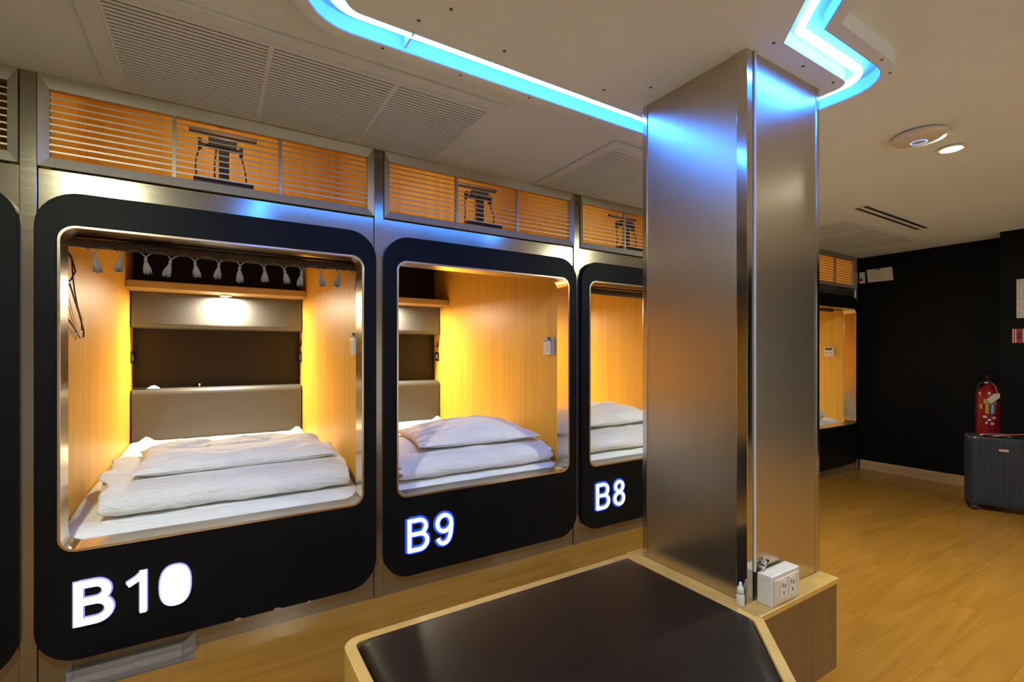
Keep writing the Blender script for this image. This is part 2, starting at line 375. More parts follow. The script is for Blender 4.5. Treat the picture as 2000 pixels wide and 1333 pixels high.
def ribbon(mb, pts, hw, y0, y1, closed=False):
    n = len(pts); Lp = []; Rp = []
    for i, p in enumerate(pts):
        p = Vector(p); a = Vector(pts[i - 1]) if (i or closed) else None; b = Vector(pts[(i + 1) % n]) if (i < n - 1 or closed) else None
        t1 = (p - a).normalized() if a is not None else None; t2 = (b - p).normalized() if b is not None else None
        t = (t1 + t2).normalized() if t1 is not None and t2 is not None else (t1 or t2)
        nn = Vector((-t.y, t.x)); k = 1.0 if t1 is None or t2 is None else 1 / max(.5, t.dot(t1))
        Lp.append(p + nn * hw * k); Rp.append(p - nn * hw * k)
    v = [(p.x, y0, p.y) for p in Lp] + [(p.x, y0, p.y) for p in Rp] + [(p.x, y1, p.y) for p in Lp] + [(p.x, y1, p.y) for p in Rp]
    f = []
    for i in range(n if closed else n - 1):
        j = (i + 1) % n
        f += [(i, j, n + j, n + i), (2 * n + i, 3 * n + i, 3 * n + j, 2 * n + j), (i, 2 * n + i, 2 * n + j, j), (n + i, n + j, 3 * n + j, 3 * n + i)]
    if not closed: f += [(0, n, 3 * n, 2 * n), (n - 1, 3 * n - 1, 4 * n - 1, 2 * n - 1)]
    mb.add(v, f)
def arc(cx, cz, rx, rz, a0, a1, n=14):
    return [(cx + rx * math.cos(math.radians(a0 + (a1 - a0) * k / n)), cz + rz * math.sin(math.radians(a0 + (a1 - a0) * k / n))) for k in range(n + 1)]
def glyph(ch, x, z, h, sw, hw, y0, y1):
    """letter of stroke width sw (fraction of h) drawn with half width hw (metres)"""
    mb = MB(); q = sw / 2; st = []
    if ch == 'B':
        st.append(([(q, 0 if hw <= sw * h / 2 + 1e-6 else -.02), (q, 1 if hw <= sw * h / 2 + 1e-6 else 1.02)], False))
        m_ = .53; r1 = (1 - q - m_) / 2; r2 = (m_ - q) / 2
        st.append(([(q, 1 - q)] + arc(.37, m_ + r1, .21, r1, 90, -90) + [(q, m_)], False))
        st.append(([(q, m_)] + arc(.38, q + r2, .245, r2, 90, -90) + [(q, q)], False))
    elif ch == '1':
        hw *= .82; st.append(([(.385, 0), (.385, 1)], False)); st.append(([(.385, .93), (.27, .82), (.09, .715)], False))
    elif ch == '9':
        st.append((arc(.29, .695, .29 - q, .305 - q, 0, 360, 28)[:-1], True))
        st.append(([(.58 - q, .70), (.58 - q, .56), (.565 - q, .40), (.535 - q, .26), (.49 - q, .16), (.42 - q, .095), (.34 - q, .065), (.27, .065), (.2, .075), (.145, .11), (.105, .165), (.08, .235)], False))
    elif ch == '8':
        st.append((arc(.29, .755, .25 - q, .245 - q, 0, 360, 26)[:-1], True)); st.append((arc(.29, .285, .29 - q, .285 - q, 0, 360, 28)[:-1], True))
    elif ch == '0':
        pts = []
        for k in range(40):
            a = 2 * PI * k / 40; c_, s_ = math.cos(a), math.sin(a)
            pts.append((x + h * .31 + (h * .31 + hw) * math.copysign(abs(c_) ** .82, c_), z + h * .49 + (h * .49 + hw) * math.copysign(abs(s_) ** .82, s_)))
        return mb.prism(pts, y0, y1, 'y')
    for pts, cl in st:
        ribbon(mb, [(x + a * h, z + b * h) for a, b in pts], hw, y0, y1, cl)
    return mb

def lower_pad():
    pr = [(2.145, .50), (2.0, .50), (2.0, .895)]
    pr += [(2.0 + .045 - .045 * math.cos(a), .895 + .045 * math.sin(a)) for a in [PI / 2 * t / 8 for t in range(1, 9)]] + [(2.145, .94)]
    return MB().prism(pr, -.563, .563, 'x').mesh('headboard_pad', 'pad', bevel=.004)
def upper_pad():
    pr = [(2.145, 1.648), (2.005, 1.648), (1.995, 1.42)]
    pr += [(1.995 + .035 - .035 * math.cos(a), 1.42 - .035 * math.sin(a)) for a in [PI / 2 * t / 6 for t in range(1, 7)]] + [(2.145, 1.385)]
    return MB().prism(pr, -.563, .563, 'x').mesh('upper_pad', 'pad', bevel=.003)

def pod(i, label, lit=True):
    cx = CX[i]
    p = thing('sleeping_pod', label, 'pod', (cx, 0, 0), 0, 'sleeping pods in a row along the wall')
    def part(name, key, fn, parent=p): return link(name, cm(key, fn), parent)
    part('metal_sheet', 'sheet', lambda: MB().ring(SHEET, INN, -.002, .012, 'y').mesh('metal_sheet', 'facade'))
    fr = part('front_frame', 'front', lambda: MB().ring(OUT, INN, YF, -.0025, 'y').mesh('front_frame', 'black', bevel=.003))
    A = rrect(-iw, iw, iz0, iz1, .055); B = rrect(-iw + .010, iw - .010, iz0 + .010, iz1 - .010, .047)
    part('opening_trim', 'otrim', lambda: MB().ring(A, B, YF - .004, .075, 'y').mesh('opening_trim', 'trim', bevel=.0015))
    for s in (-1, 1):
        part('side_wall', 'side%d' % s, lambda: MB().box(min(s * .572, s * .596), max(s * .572, s * .596), .014, 2.17, .40, 2.05).mesh('side_wall', 'lam'))
    part('bed_base', 'base', lambda: MB().box(-.572, .572, .014, 2.17, .02, .40).mesh('bed_base', 'lam'))
    part('back_panel', 'back', lambda: MB().box(-.572, .572, 2.147, 2.17, .40, 2.05).mesh('back_panel', 'darklam'))
    part('roof_panel', 'roof', lambda: MB().box(-.572, .572, .014, .70, 1.80, 1.815).box(-.572, .572, .70, .715, 1.80, 2.05).box(-.572, .572, .715, 2.147, 2.035, 2.05).mesh('roof_panel', 'darklam'))
    part('headboard_pad', 'lpad', lower_pad); part('upper_pad', 'upad', upper_pad)
    part('shelf', 'shelf', lambda: MB().box(-.571, .571, 1.79, 2.146, 1.650, 1.704).mesh('shelf', 'lam_lip', bevel=.006))
    lm = part('reading_light', 'rl', lambda: MB().lathe([(.042, 1.650), (.042, 1.640), (.036, 1.638), (.036, 1.650)], 28, (.015, 1.948, 0)).mesh('reading_light', 'white'))
    part('lens', 'rlens' + str(lit), lambda: MB().lathe([(.034, 1.646), (.034, 1.639)], 24, (.015, 1.948, 0)).mesh('lens', 'lamp' if lit else 'white'), lm)
    if lit: area('pod_lamp', (.015, 1.948, 1.632), .06, POD_W, (1.0, .83, .57), parent=p)
    return p, fr
names = [('black-framed sleeping pod at the far left edge of the picture', False),
         ('sleeping pod B10 with a tasselled curtain and open black rounded frame', True),
         ('sleeping pod B9 with card holder, between pods B10 and B8', True),
         ('sleeping pod B8 partly hidden by the steel column', True),
         ('sleeping pod hidden behind the steel column', True),
         ('last sleeping pod next to the black end wall', True)]
PODS = [pod(i, *n) for i, n in enumerate(names)]
# illuminated numbers
def sign(i, chars, bold=False):
    fr = PODS[i][1]; h, z = (.166, .200) if not bold else (.160, .206); sw = .108 if not bold else .15
    x = -.489 if not bold else -.496
    for ch in chars:
        wd = {'B': .145, '9': .12, '8': .12, '1': .105, '0': .12}[ch]
        yb = 0 if not bold else 0
        t = glyph(ch, x, z, h, sw, sw * h / 2 if ch != '0' else 0.0, YF - .014, YF - .0045).build('sign_letter' if ch.isalpha() else 'sign_digit', 'sign', fr, fix=False)
        glyph(ch, x, z, h, sw, (sw * h / 2 if ch != '0' else 0.0) + (.0115 if not bold else .005), YF - .004, YF - .001).build('sign_glow_plate', 'sign_halo' if not bold else 'sign_halo_w', fr, fix=False)  # wider emissive plate imitates the coloured glow around the glyph
        x += {'B': (.150 if not bold else .139), '1': .113, '9': .1, '8': .1, '0': .1}[ch]
    return
sign(1, 'B10', True); sign(2, 'B9'); sign(3, 'B8')
# chipped edge on the B10 front
for x, s in ((.02, .022), (.17, .026), (.30, .014)):
    pts = [(x + s * (.5 + .35 * random.random()) * math.cos(a), oz0 - .002 + .5 * s * abs(math.sin(a)) * (.7 + .5 * random.random())) for a in [PI * t / 7 for t in range(8)]]
    MB().prism(pts, YF - .0008, YF + .004, 'y').build('chipped_patch', 'chip', PODS[1][1])

# ---- louvre boxes above the pods
def louvre(i, label, lit=True, off=None):
    g = thing('louvre_panel', label, 'vent', (CX[i], 0, 1.866), 0, 'louvre panels above the pods')
    def part(name, key, fn, parent=g, loc=None): return link(name, cm(key, fn), parent, loc)
    z0, z1 = .0, H - 1.866
    def fr():
        A = [(-.598, z0 + .002), (.598, z0 + .002), (.598, z1 - .001), (-.598, z1 - .001)]; B = [(-.569, .040), (.569, .040), (.569, .286), (-.569, .286)]
        mb = MB(); v = []
        for P_, y in ((A, -.006), (A, -.018), (B, -.006), (B, .02)): v += [(x, y, z) for x, z in P_]
        f = []
        for a in range(4):
            b = (a + 1) % 4
            f += [(a, b, 4 + b, 4 + a), (4 + a, 4 + b, 8 + b, 8 + a), (8 + a, 8 + b, 12 + b, 12 + a), (12 + a, 12 + b, b, a)]
        return mb.add(v, f).mesh('frame', 'alu')
    part('frame', 'lframe', fr)
    for x in (-.200, .186): part('mullion', 'mull', lambda: MB().box(-.0065, .0065, -.006, .014, .040, .286).mesh('mullion', 'alu'), loc=(x, 0, 0))
    for a, b in ((-.569, -.2065), (-.1935, .1795), (.1925, .569)):
        L = round(b - a, 4)
        for k in range(9):
            part('slat', 'sl%s' % L, lambda: MB().add([(0, -.004, -.005), (0, .012, .001), (0, .012, .005), (0, -.004, .001), (L, -.004, -.005), (L, .012, .001), (L, .012, .005), (L, -.004, .001)],
                 [(0, 1, 2, 3), (4, 7, 6, 5), (0, 4, 5, 1), (1, 5, 6, 2), (2, 6, 7, 3), (3, 7, 4, 0)]).mesh('slat', 'slat'), loc=(a, 0, .040 + .0246 * (k + 1)))
    # lined space behind
    part('lining', 'lining', lambda: MB().box(-.590, -.578, .022, .68, .012, .62).box(.578, .590, .022, .68, .012, .62).box(-.578, .578, .668, .68, .012, .62)
         .box(-.578, .578, .022, .668, .012, .028).box(-.578, .578, .022, .668, .608, .62).box(-.578, .578, .022, .034, z1 + .07, .608).mesh('lining', 'lam'))
    if lit: area('louvre_lamp', (0, .10, .56), .10, UPPER_W, (1.0, .80, .53), rot=(math.radians(25), 0, 0), parent=g)
    return g
LN = ['louvre panel with a dark unlit space, far left edge', 'louvre panel above pod B10', 'louvre panel above pod B9', 'louvre panel above pod B8', 'louvre panel hidden behind the steel column', 'last louvre panel beside the black end wall']
LV = [louvre(i, n, i > 0) for i, n in enumerate(LN)]
# screen bracket standing behind each louvre
def bracket(i, ox, label):
    g = thing('screen_bracket', label, 'bracket', (CX[i] + ox, .20, 1.895), 0, 'black screen brackets behind the louvres')
    def part(name, key, fn): return link(name, cm(key, fn), g)
    part('base', 'bkbase', lambda: MB().box(-.115, .115, -.07, .07, 0, .075).mesh('base', 'blackplastic', bevel=.006))
    part('post', 'bkpost', lambda: MB().prism(rrect(-.02, .02, -.015, .015, .006, 3), .035, .25, 'z').mesh('post', 'blackplastic'))
    part('head', 'bkhead', lambda: MB().box(-.06, .05, -.02, .03, .235, .275).box(-.1, -.085, -.015, .015, .22, .265).box(.06, .075, -.015, .015, .215, .26).box(-.1, .075, .0, .012, .235, .25).mesh('head', 'blackplastic', bevel=.003))
    part('top_rail', 'bkrail', lambda: MB().box(-.135, .135, .03, .05, .305, .322).mesh('top_rail', 'browncable', bevel=.003))
    def cab(x0, x1, bow): return MB().tube([(x0 + (x1 - x0) * t / 10 + bow * math.sin(PI * t / 10), -.01 + .01 * math.sin(t), .23 - .2 * t / 10) for t in range(11)], .0035, 6).mesh('cable', 'blackplastic')
    for j, a in enumerate(((-.092, -.085, -.02), (-.03, -.032, -.006), (.066, .095, .004))): part('cable', 'bkc%d' % j, lambda: cab(*a))
for i, ox, lb in ((1, -.025, 'black screen bracket with cables behind the louvre of pod B10'), (2, .05, 'black screen bracket with cables behind the louvre of pod B9'), (3, .02, 'black screen bracket with cables behind the louvre of pod B8'), (5, .0, 'black screen bracket with cables behind the last louvre')):
    bracket(i, ox, lb)

# ---- bedding
def crease(p, s, wdt=.10):
    """sparse sharp fold lines, 0..1"""
    m_ = noise.noise(Vector(p) * s * .45 + Vector((31, 7, 3)))
    return max(0, 1 - abs(noise.noise(Vector(p) * s)) / wdt) * max(0, min(1, .5 + 1.6 * m_))
def mattress_mesh(seed):
    mb = MB()
    def top(y):
        t = min(1, max(0, (y - .085) / .6)); return .495 + .058 * (1 - (1 - t) ** 2) + .008 * max(0, y - .7)
    def fn(u, v):
        # wrap across x: side, top, side
        a = (u - .5) * 2; y = .09 + 1.90 * v
        s = min(1.0, abs(a) / .9); x = math.copysign(min(.569, abs(a) * .62), a); e = max(0, abs(a) - .9) / .1
        z = top(y) - .05 * e ** 2 - .012 * max(0, abs(a) - .84) / .16
        z += ripple((x * 1.0, y, seed), 5, .004) + ripple((x, y * .6, seed + 3), 11, .0025) * (1 if v < .9 else 2)
        for sx in (-.47, .52):
            d = math.hypot(x - sx, (y - 1.95) * 1.2); z += .045 * math.exp(-(d / .035) ** 2)
        if v < .03: z -= .02 * (1 - v / .03) ** 2
        return (x, y, z)
    nu, nv = 60, 80
    mb.grid(nu, nv, fn)
    v = [fn(k / (nu - 1), 0) for k in range(nu)]; o = len(mb.v)
    mb.add(v + [(p[0], p[1] - .004, .405) for p in v], [(k, nu + k, nu + k + 1, k + 1) for k in range(nu - 1)], True)
    return mb.mesh('mattress', 'sheet')
def duvet_mesh(seed, x0=-.43, x1=.535, y0=.175, y1=.78):
    """duvet folded in three: an S-shaped ribbon of cloth extruded across the bed"""
    T = .040; path = []
    def lay(z, ya, yb, n=14): return [(ya + (yb - ya) * k / n, z) for k in range(n + 1)]
    path += lay(.022, y1, y0 + .05); r = .036
    path += [(y0 + .05 - r * 1.35 * math.sin(q), .022 + r - r * math.cos(q)) for q in [PI * t / 10 for t in range(1, 10)]]
    path += [(y0 + .05 + (y1 - y0 - .08) * t / 20, .094 + .012 * math.sin(PI * t / 20)) for t in range(21)]
    Lp, Rp = [], []
    n = len(path)
    for i, p in enumerate(path):
        a = Vector(path[max(0, i - 1)]); b = Vector(path[min(n - 1, i + 1)]); t = (b - a).normalized(); q = Vector((-t.y, t.x)) * T / 2
        Lp.append(Vector(p) + q); Rp.append(Vector(p) - q)
    cap = [Vector(path[-1]) + (Lp[-1] - Vector(path[-1])).normalized() * (T / 2) * math.cos(a) + Vector((-1, 0)) * (T / 2) * math.sin(a) for a in [PI * t / 5 for t in range(1, 5)]]
    loop = Lp + cap + Rp[::-1]
    nx = 150; m = len(loop); mb = MB()
    def fn(u, v):
        k = int(round(u * m)) % m; p = loop[k]; x = x0 + (x1 - x0) * v
        e = min(v, 1 - v); rr = max(0, 1 - e / .035)
        cz = .068; sh = 1 - .13 * rr ** 2
        lay_ = p.y / .13
        x += ripple((p.x * 2.5, p.y * 22, seed), 3.1, .045 if v < .5 else .02) * max(0, 1 - e / .14) + (.03 * (.5 - lay_) if v < .5 else -.02 * lay_) * max(0, 1 - e / .1)
        y = p.x + ripple((x, p.y * 6, seed + 1), 3.5, .014) + ripple((x * 3, p.y * 20, seed + 5), 4, .004)
        z = cz + (p.y - cz) * sh + ripple((x, p.x, seed + 2), 5, .007) * (1 if p.y > .03 else .2) + ripple((x * .6, p.x * 2.4, seed + 7), 13, .003)
        wr = max(0, 1 - e / .16) ** 2
        z += .011 * (crease((x * .5, p.x + p.y * 1.5, seed + 12), 5, .10) - .3) * (1 if p.y > .03 else .1); y -= .006 * crease((x * .7 + p.y, p.y * 5, seed + 13), 4, .12)
        z += wr * ripple((x * 2, p.x * 4, seed + 9), 10, .016) * (1 if p.y > .03 else .2)
        base = .495 + .058 * (1 - (1 - min(1, max(0, (y - .085) / .6))) ** 2)
        return (x, y, z + base + .004)
    mb.grid(m, nx, fn, True, wrap=True)
    mb.f += [tuple(range(m - 1, -1, -1)), tuple((nx - 1) * m + k for k in range(m))]; mb.sm += [False, False]
    return mb.mesh('folded_duvet', 'duvet')
def pillow_mesh(seed, hx=.42, hy=.235, th=.075, bulge=0.0, eu=2.6, ev=2.4):
    mb = MB(); nu, nv = 120, 76
    def prof(u, v): return (max(0, 1 - abs(u) ** eu) ** .55) * (max(0, 1 - abs(v) ** ev) ** .55)
    for sgn in (1, -1):
        def fn(a, b):
            u, v = (a - .5) * 2, (b - .5) * 2
            cor = (abs(u) * abs(v)) ** 3
            x = hx * u * (1 - .05 * (1 - v * v) * abs(u) ** 3 * 0 - .06 * (1 - abs(v)) * abs(u) ** 4 + .02 * cor)
            y = hy * v * (1 - .07 * (1 - abs(u)) * abs(v) ** 4 + .02 * cor)
            p = prof(u, v)
            z = sgn * p * th * (1.0 if sgn > 0 else .62)
            if sgn > 0:
                z += p * bulge * math.exp(-((u - .2) ** 2) / .3)
                z += p ** .5 * (ripple((x * 1.2, y * 3, seed), 4.5, .012) + ripple((x * .8, y * 2.2, seed + 4), 11, .004))
                # creases running in from the short ends
                z += .010 * max(0, abs(u) - .45) * math.sin(v * 11 + seed + 2 * u) * (1 - abs(u) ** 6)
            z += ripple((x, y, seed + 8), 9, .003) + (.013 * p ** .4 * (crease((x * .8 + y, y * 2.0, seed + 11), 4.2, .12) - .4 * crease((x - y * .7, y * 1.5, seed + 17), 5.5, .10)) if sgn > 0 else 0)
            return (x, y, z)
        mb.grid(nu, nv, fn)
    me = mb.mesh('pillow', 'sheet'); return me
def bedding(i, seed, dl, pl_, ml, rz=0, duv={}, pil={}, ppos=(.045, .53, .70)):
    cx = CX[i]
    m = link('mattress', mattress_mesh(seed), loc=(cx, 0, 0)); tag(m, ml, 'mattress', 'mattresses in the pods')
    d = link('folded_duvet', duvet_mesh(seed + 20, **duv), loc=(cx, 0, 0)); tag(d, dl, 'duvet', 'folded duvets')
    p = link('pillow', pillow_mesh(seed + 40, **pil), loc=(cx + ppos[0], ppos[1], ppos[2])); p.rotation_euler = (math.radians(3), 0, math.radians(rz))
    tag(p, pl_, 'pillow', 'pillows on the duvets')
bedding(1, 1.7, 'white duvet folded flat in pod B10', 'white pillow lying on the folded duvet in pod B10', 'mattress in a white fitted sheet inside pod B10', 1.5, duv=dict(x0=-.455), pil=dict(eu=7, ev=4.5, th=.056), ppos=(.05, .51, .684))
bedding(2, 5.2, 'thick white folded duvet in pod B9', 'plump white pillow on the duvet in pod B9', 'white-sheeted mattress inside pod B9', -2, duv=dict(x0=-.48, x1=.53, y0=.12, y1=.74), pil=dict(hx=.40, hy=.24, th=.07, bulge=.03), ppos=(.075, .42, .685))
bedding(3, 9.1, 'white folded duvet in pod B8', 'white pillow on the duvet in pod B8 beside the steel column', 'white-sheeted mattress inside pod B8', 2, duv=dict(x0=-.46, x1=.5, y0=.13, y1=.74), pil=dict(hx=.41, hy=.24, th=.085, bulge=.02), ppos=(0, .47, .708))
bedding(4, 12.3, 'white folded duvet in the pod behind the steel column', 'white pillow in the pod behind the steel column', 'white-sheeted mattress in the pod behind the steel column')
bedding(5, 15.8, 'greyish white folded duvet in the last pod by the black wall', 'pillow on the duvet in the last pod by the black wall', 'white-sheeted mattress in the last pod by the black wall', 0, duv=dict(x0=-.47, x1=.30, y0=.16, y1=.76), pil=dict(hx=.33, hy=.23, th=.07), ppos=(-.12, .50, .70))

# ---- curtains rolled up at the top of the openings
def tassel_mesh(seed):
    rnd = random.Random(seed); mb = MB()
    mb.tube([(-.022, 0, .0), (-.012, 0, -.008), (-.003, 0, -.018), (0, 0, -.026)], .0022, 6).tube([(.022, 0, .0), (.012, 0, -.008), (.003, 0, -.018), (0, 0, -.026)], .0022, 6)
    mb.lathe([(0, -.022), (.0045, -.026), (.0055, -.031), (.004, -.036), (.003, -.038)], 10)
    lean = rnd.uniform(-.006, .006)
    for k in range(16):
        a = 2 * PI * k / 16 + rnd.uniform(-.1, .1); ro = rnd.uniform(.007, .0125); L = rnd.uniform(.078, .086)
        c, s = math.cos(a), math.sin(a)
        mb.tube([(c * .002, s * .002, -.036), (c * .006 + lean * .3, s * .006, -.05), (c * ro + lean * .8, s * ro, -.066), (c * ro * 1.05 + lean, s * ro * 1.05, -L)], [.0018, .0024, .0026, .0022], 5)
    return mb.mesh('tassel', 'tassel')
TM = [tassel_mesh(s) for s in range(4)]
def valance(i, label, zc=1.628, hh=.018, x1=.552):
    g = thing('rolled_curtain', label, 'curtain', (CX[i], .098, zc), 0, 'dark curtains rolled up in the pod openings')
    pr = [(hh * .75 * math.cos(a), hh * math.sin(a) + .0) for a in [2 * PI * k / 14 for k in range(14)]]
    mb = MB(); nx = 40
    def fn(u, v):
        k = int(round(u * 14)) % 14; x = -.566 + (x1 + .566) * v
        return (x, pr[k][0] + ripple((x, k, i), 6, .003), pr[k][1] + ripple((x * .6, k * .3, i + 4), 5, .004) - .004 * math.sin(PI * v))
    mb.grid(14, nx, fn, True, wrap=True); mb.f += [tuple(range(13, -1, -1)), tuple((nx - 1) * 14 + k for k in range(14))]; mb.sm += [False] * 2
    mb.build('cloth_roll', 'curtain', g)
    MB().tube([(-.57, -.0, hh + .006), (.57, 0, hh + .006)], .006, 8).build('rod', 'darkmetal', g)
    return g
cur = valance(1, 'dark brown rolled curtain with grey tassels in pod B10')
yv = .098; D_ = yv - CAM.y
TX = []
for u in (182, 237, 285, 336, 380, 428, 470, 514, 554, 590, 627, 664, 694):
    du = u - 1000; rx = F_PX * math.sin(YAW) + math.cos(YAW) * du; ry = F_PX * math.cos(YAW) - math.sin(YAW) * du; TX.append(rx / ry * D_ - CX[1])
for k, x in enumerate(TX):
    t = link('tassel', TM[k % 4], cur, (x, -.004, -.014)); t.rotation_euler = (0, math.radians((-7, 4, 0, 9, -4, 2, 6, -8)[k % 8]), 0); t.scale = (1.15, 1.15, 1.08 if k % 3 else 1.18)
for a, b in zip(TX[:-1], TX[1:]):
    xa, xb = a + .025, b - .025
    MB().tube([(xa + (xb - xa) * t / 6, -.012, -.014 - .002 * math.sin(PI * t / 6)) for t in range(7)], .0019, 5).build('cord', 'tassel', cur)
valance(3, 'black rolled curtain at the top of pod B8', 1.622, .02)
valance(5, 'black rolled curtain at the top of the last pod', 1.640, .009, .36)

# ---- wall fittings inside the pods
def card_holder(i, label):
    g = thing('key_card_holder', label, 'card holder', (CX[i] + .571, .195, 1.205), 0, 'card holders on the pod walls')
    MB().box(-.014, 0, -.046, .046, -.01, .098).build('back_box', 'white', g, bevel=.003)
    MB().box(-.030, -.014, -.040, .040, -.014, .072).build('pocket', 'white', g, bevel=.003)
    c = MB().box(-.028, -.0145, -.032, .032, .072, .086).build('card', 'whitegrey', g)
    for k in range(5): MB().box(-.0308, -.030, -.024, .024 - .012 * (k % 2), .010 + .01 * k, .0125 + .01 * k).build('print_line', 'whitegrey', g)
    MB().box(-.029, -.0145, -.016, -.002, .086, .1).build('slot_mark', 'print', g)
card_holder(1, 'white card holder on the wood wall at the right edge of pod B10')
card_holder(2, 'white card holder on the wood wall of pod B9')
g = thing('thermostat', 'small square white controller on the wall of the last pod', 'controller', (CX[5] + .571, .23, 1.17))
MB().box(-.016, 0, -.048, .048, 0, .105).build('housing', 'white', g, bevel=.003)
MB().box(-.0175, -.016, -.036, .036, .068, .092).build('display', 'print', g)
for k in (-1, 1): MB().box(-.018, -.016, k * .02 - .008, k * .02 + .008, .03, .045).build('button', 'whitegrey', g)
def socket(i, s, label, zz=1.13):
    g = thing('power_socket', label, 'socket', (CX[i] + s * .571, 2.072, zz), 0, 'black sockets in the pod niches')
    a = -s
    MB().box(min(0, a * .008), max(0, a * .008), -.045, .045, 0, .085).build('plate', 'blackplastic', g, bevel=.002)
    MB().box(min(a * .008, a * .010), max(a * .008, a * .010), -.02, .02, .02, .062).build('insert', 'whitegrey', g)
socket(1, -1, 'dark socket on the left wall of pod B10'); socket(1, 1, 'dark socket on the right wall of pod B10'); socket(2, 1, 'dark socket on the right wall of pod B9')
def phones(i):
    g = tag(MB().tube([(CX[i] + .569, 2.07 + .018 * math.cos(a), 1.285 + .024 * math.sin(a)) for a in [PI * (t / 10 * 1.1 - .05) for t in range(11)]], .003, 6)
        .tube([(CX[i] + .569, 2.052, 1.262), (CX[i] + .569, 2.052, 1.282)], .006, 6).tube([(CX[i] + .569, 2.088, 1.262), (CX[i] + .569, 2.088, 1.282)], .006, 6).build('headphone_symbol', 'blackplastic'),
        'small black headphone symbol on the wall of pod %s' % {1: 'B10', 2: 'B9'}[i], 'symbol', 'headphone symbols')
phones(1); phones(2)
# cables in B10
lw = CX[1] - .566
tag(MB().tube([(lw, .16, 1.615), (lw + .006, .26, 1.60), (lw + .012, .30, 1.54), (lw + .006, .26, 1.50), (lw + .003, .15, 1.46), (lw + .004, .13, 1.435), (lw + .006, .24, 1.48), (lw + .01, .30, 1.42), (lw + .012, .36, 1.375), (lw + .012, .45, 1.30), (lw + .01, .46, 1.27), (lw + .006, .42, 1.265), (lw + .004, .34, 1.30), (lw + .003, .2, 1.345)], .0032, 6).build('cable', 'browncable'),
    'thin brown cable looping down the left wall of pod B10', 'cable')
tag(MB().tube([(lw + .002, .20, 1.615), (lw + .004, .28, 1.585), (lw + .008, .285, 1.50), (lw + .010, .30, 1.455), (lw + .008, .36, 1.40), (lw + .01, .42, 1.35), (lw + .008, .44, 1.30), (lw + .004, .36, 1.285), (lw + .003, .24, 1.275), (lw + .002, .17, 1.29)], .0026, 6).build('cable', 'blackplastic'),
    'second thinner dark cable hanging beside the loop on the left wall of pod B10', 'cable')
tag(MB().tube([(lw + .004, .12, 1.12 - .028 * t + 0.0) if t == 0 else (lw + .005, .12 + .035 * math.sin(t * .28), 1.12 - .028 * t) for t in range(13)], .004, 6).build('cord', 'blackplastic'),
    'black hanging cord at the left edge of pod B10 above the mattress', 'cord')
# odds and ends on the B10 headboard ledge
zl = .940
g = tag(MB().grid(16, 10, lambda u, v: (CX[1] - .44 + .075 * (u - .5) , 2.06 + .05 * (v - .5), zl + .002 + .020 * math.sin(PI * u) ** .7 * math.sin(PI * v) ** .7 + abs(ripple((u * 3, v * 3, 2), 2, .006)) * math.sin(PI * u) * math.sin(PI * v))).build('tissue', 'paper'), 'small crumpled pale tissue on the headboard ledge of pod B10', 'tissue')
tag(MB().prism(rrect(CX[1] - .555, CX[1] - .475, 2.03, 2.085, .01, 3), zl, zl + .012, 'z').build('remote_control', 'blackplastic', bevel=.003), 'small black device at the left end of the headboard ledge', 'device')
tag(MB().lathe([(.0035, 0), (.003, .012), (.0055, .018), (.005, .026), (0, .029)], 10, (CX[1] - .155, 2.05, zl)).build('earplug', 'white'), 'tiny white upright peg on the headboard ledge of pod B10', 'peg')

# ---- clear acrylic box under the B10 front
g = thing('acrylic_box', 'clear acrylic tray on the floor under pod B10', 'tray', (-.25, -.055, 0))
MB().box(-.19, .19, -.045, .045, .001, .004).build('base', 'acrylic', g)
MB().box(-.19, .15, -.045, -.042, .004, .074).build('front_wall', 'acrylic', g)
MB().box(-.19, -.187, -.042, .045, .004, .074).build('end_wall', 'acrylic', g)
MB().prism([(.15, -.045), (.19, .02), (.1925, .0185), (.1525, -.0465)], .004, .074, 'z').build('bent_corner', 'acrylic', g)

# ================================================================ steel column and bench
cx0, cx1, cy0, cy1, zb = 1.412, 1.853, -1.474, -1.046, .415
col = thing('steel_column', 'square brushed-steel column standing on the bench ledge', 'column', ((cx0 + cx1) / 2, (cy0 + cy1) / 2, zb))
hx, hy, hz = (cx1 - cx0) / 2, (cy1 - cy0) / 2, ZI - zb
MB().box(-hx + .012, hx - .012, -hy + .012, hy - .012, 0, hz).build('core', 'darkmetal', col)
t = .020
for nm, b in (('panel', (-hx + .003, -hx + .012, -hy + .032, hy - t)), ('panel', (hx - .012, hx - .003, -hy + t, hy - t)), ('panel', (-hx + .045, hx - .018, -hy + .003, -hy + .012)), ('panel', (-hx + t, hx - t, hy - .012, hy - .003))):
    MB().box(*b, .002, hz).build(nm, 'steel', col)
def angle(x, y, sx, sy, a, b):   # corner angle at (x,y), legs a along x and b along y
    th = .0035
    return MB().prism([(x, y), (x + sx * a, y), (x + sx * a, y + sy * th), (x + sx * th, y + sy * th), (x + sx * th, y + sy * b), (x, y + sy * b)], 0, hz, 'z')
angle(-hx, -hy, 1, 1, .030, .036).build('corner_trim', 'polish', col, bevel=.0012)
angle(-hx, hy, 1, -1, .022, .022).build('corner_trim', 'polish', col, bevel=.0012)
angle(hx, -hy, -1, 1, .020, .022).build('corner_trim', 'polish', col, bevel=.0012)
angle(hx, hy, -1, -1, .022, .022).build('corner_trim', 'polish', col, bevel=.0012)
tag(MB().box(cx0 + .0335, cx0 + .0425, cy0 - .005, cy0 + .003, zb + .095, ZI).build('cable_trunking', 'ivory', bevel=.0015), 'thin pale vertical cable cover on the column edge above the outlet', 'trunking')
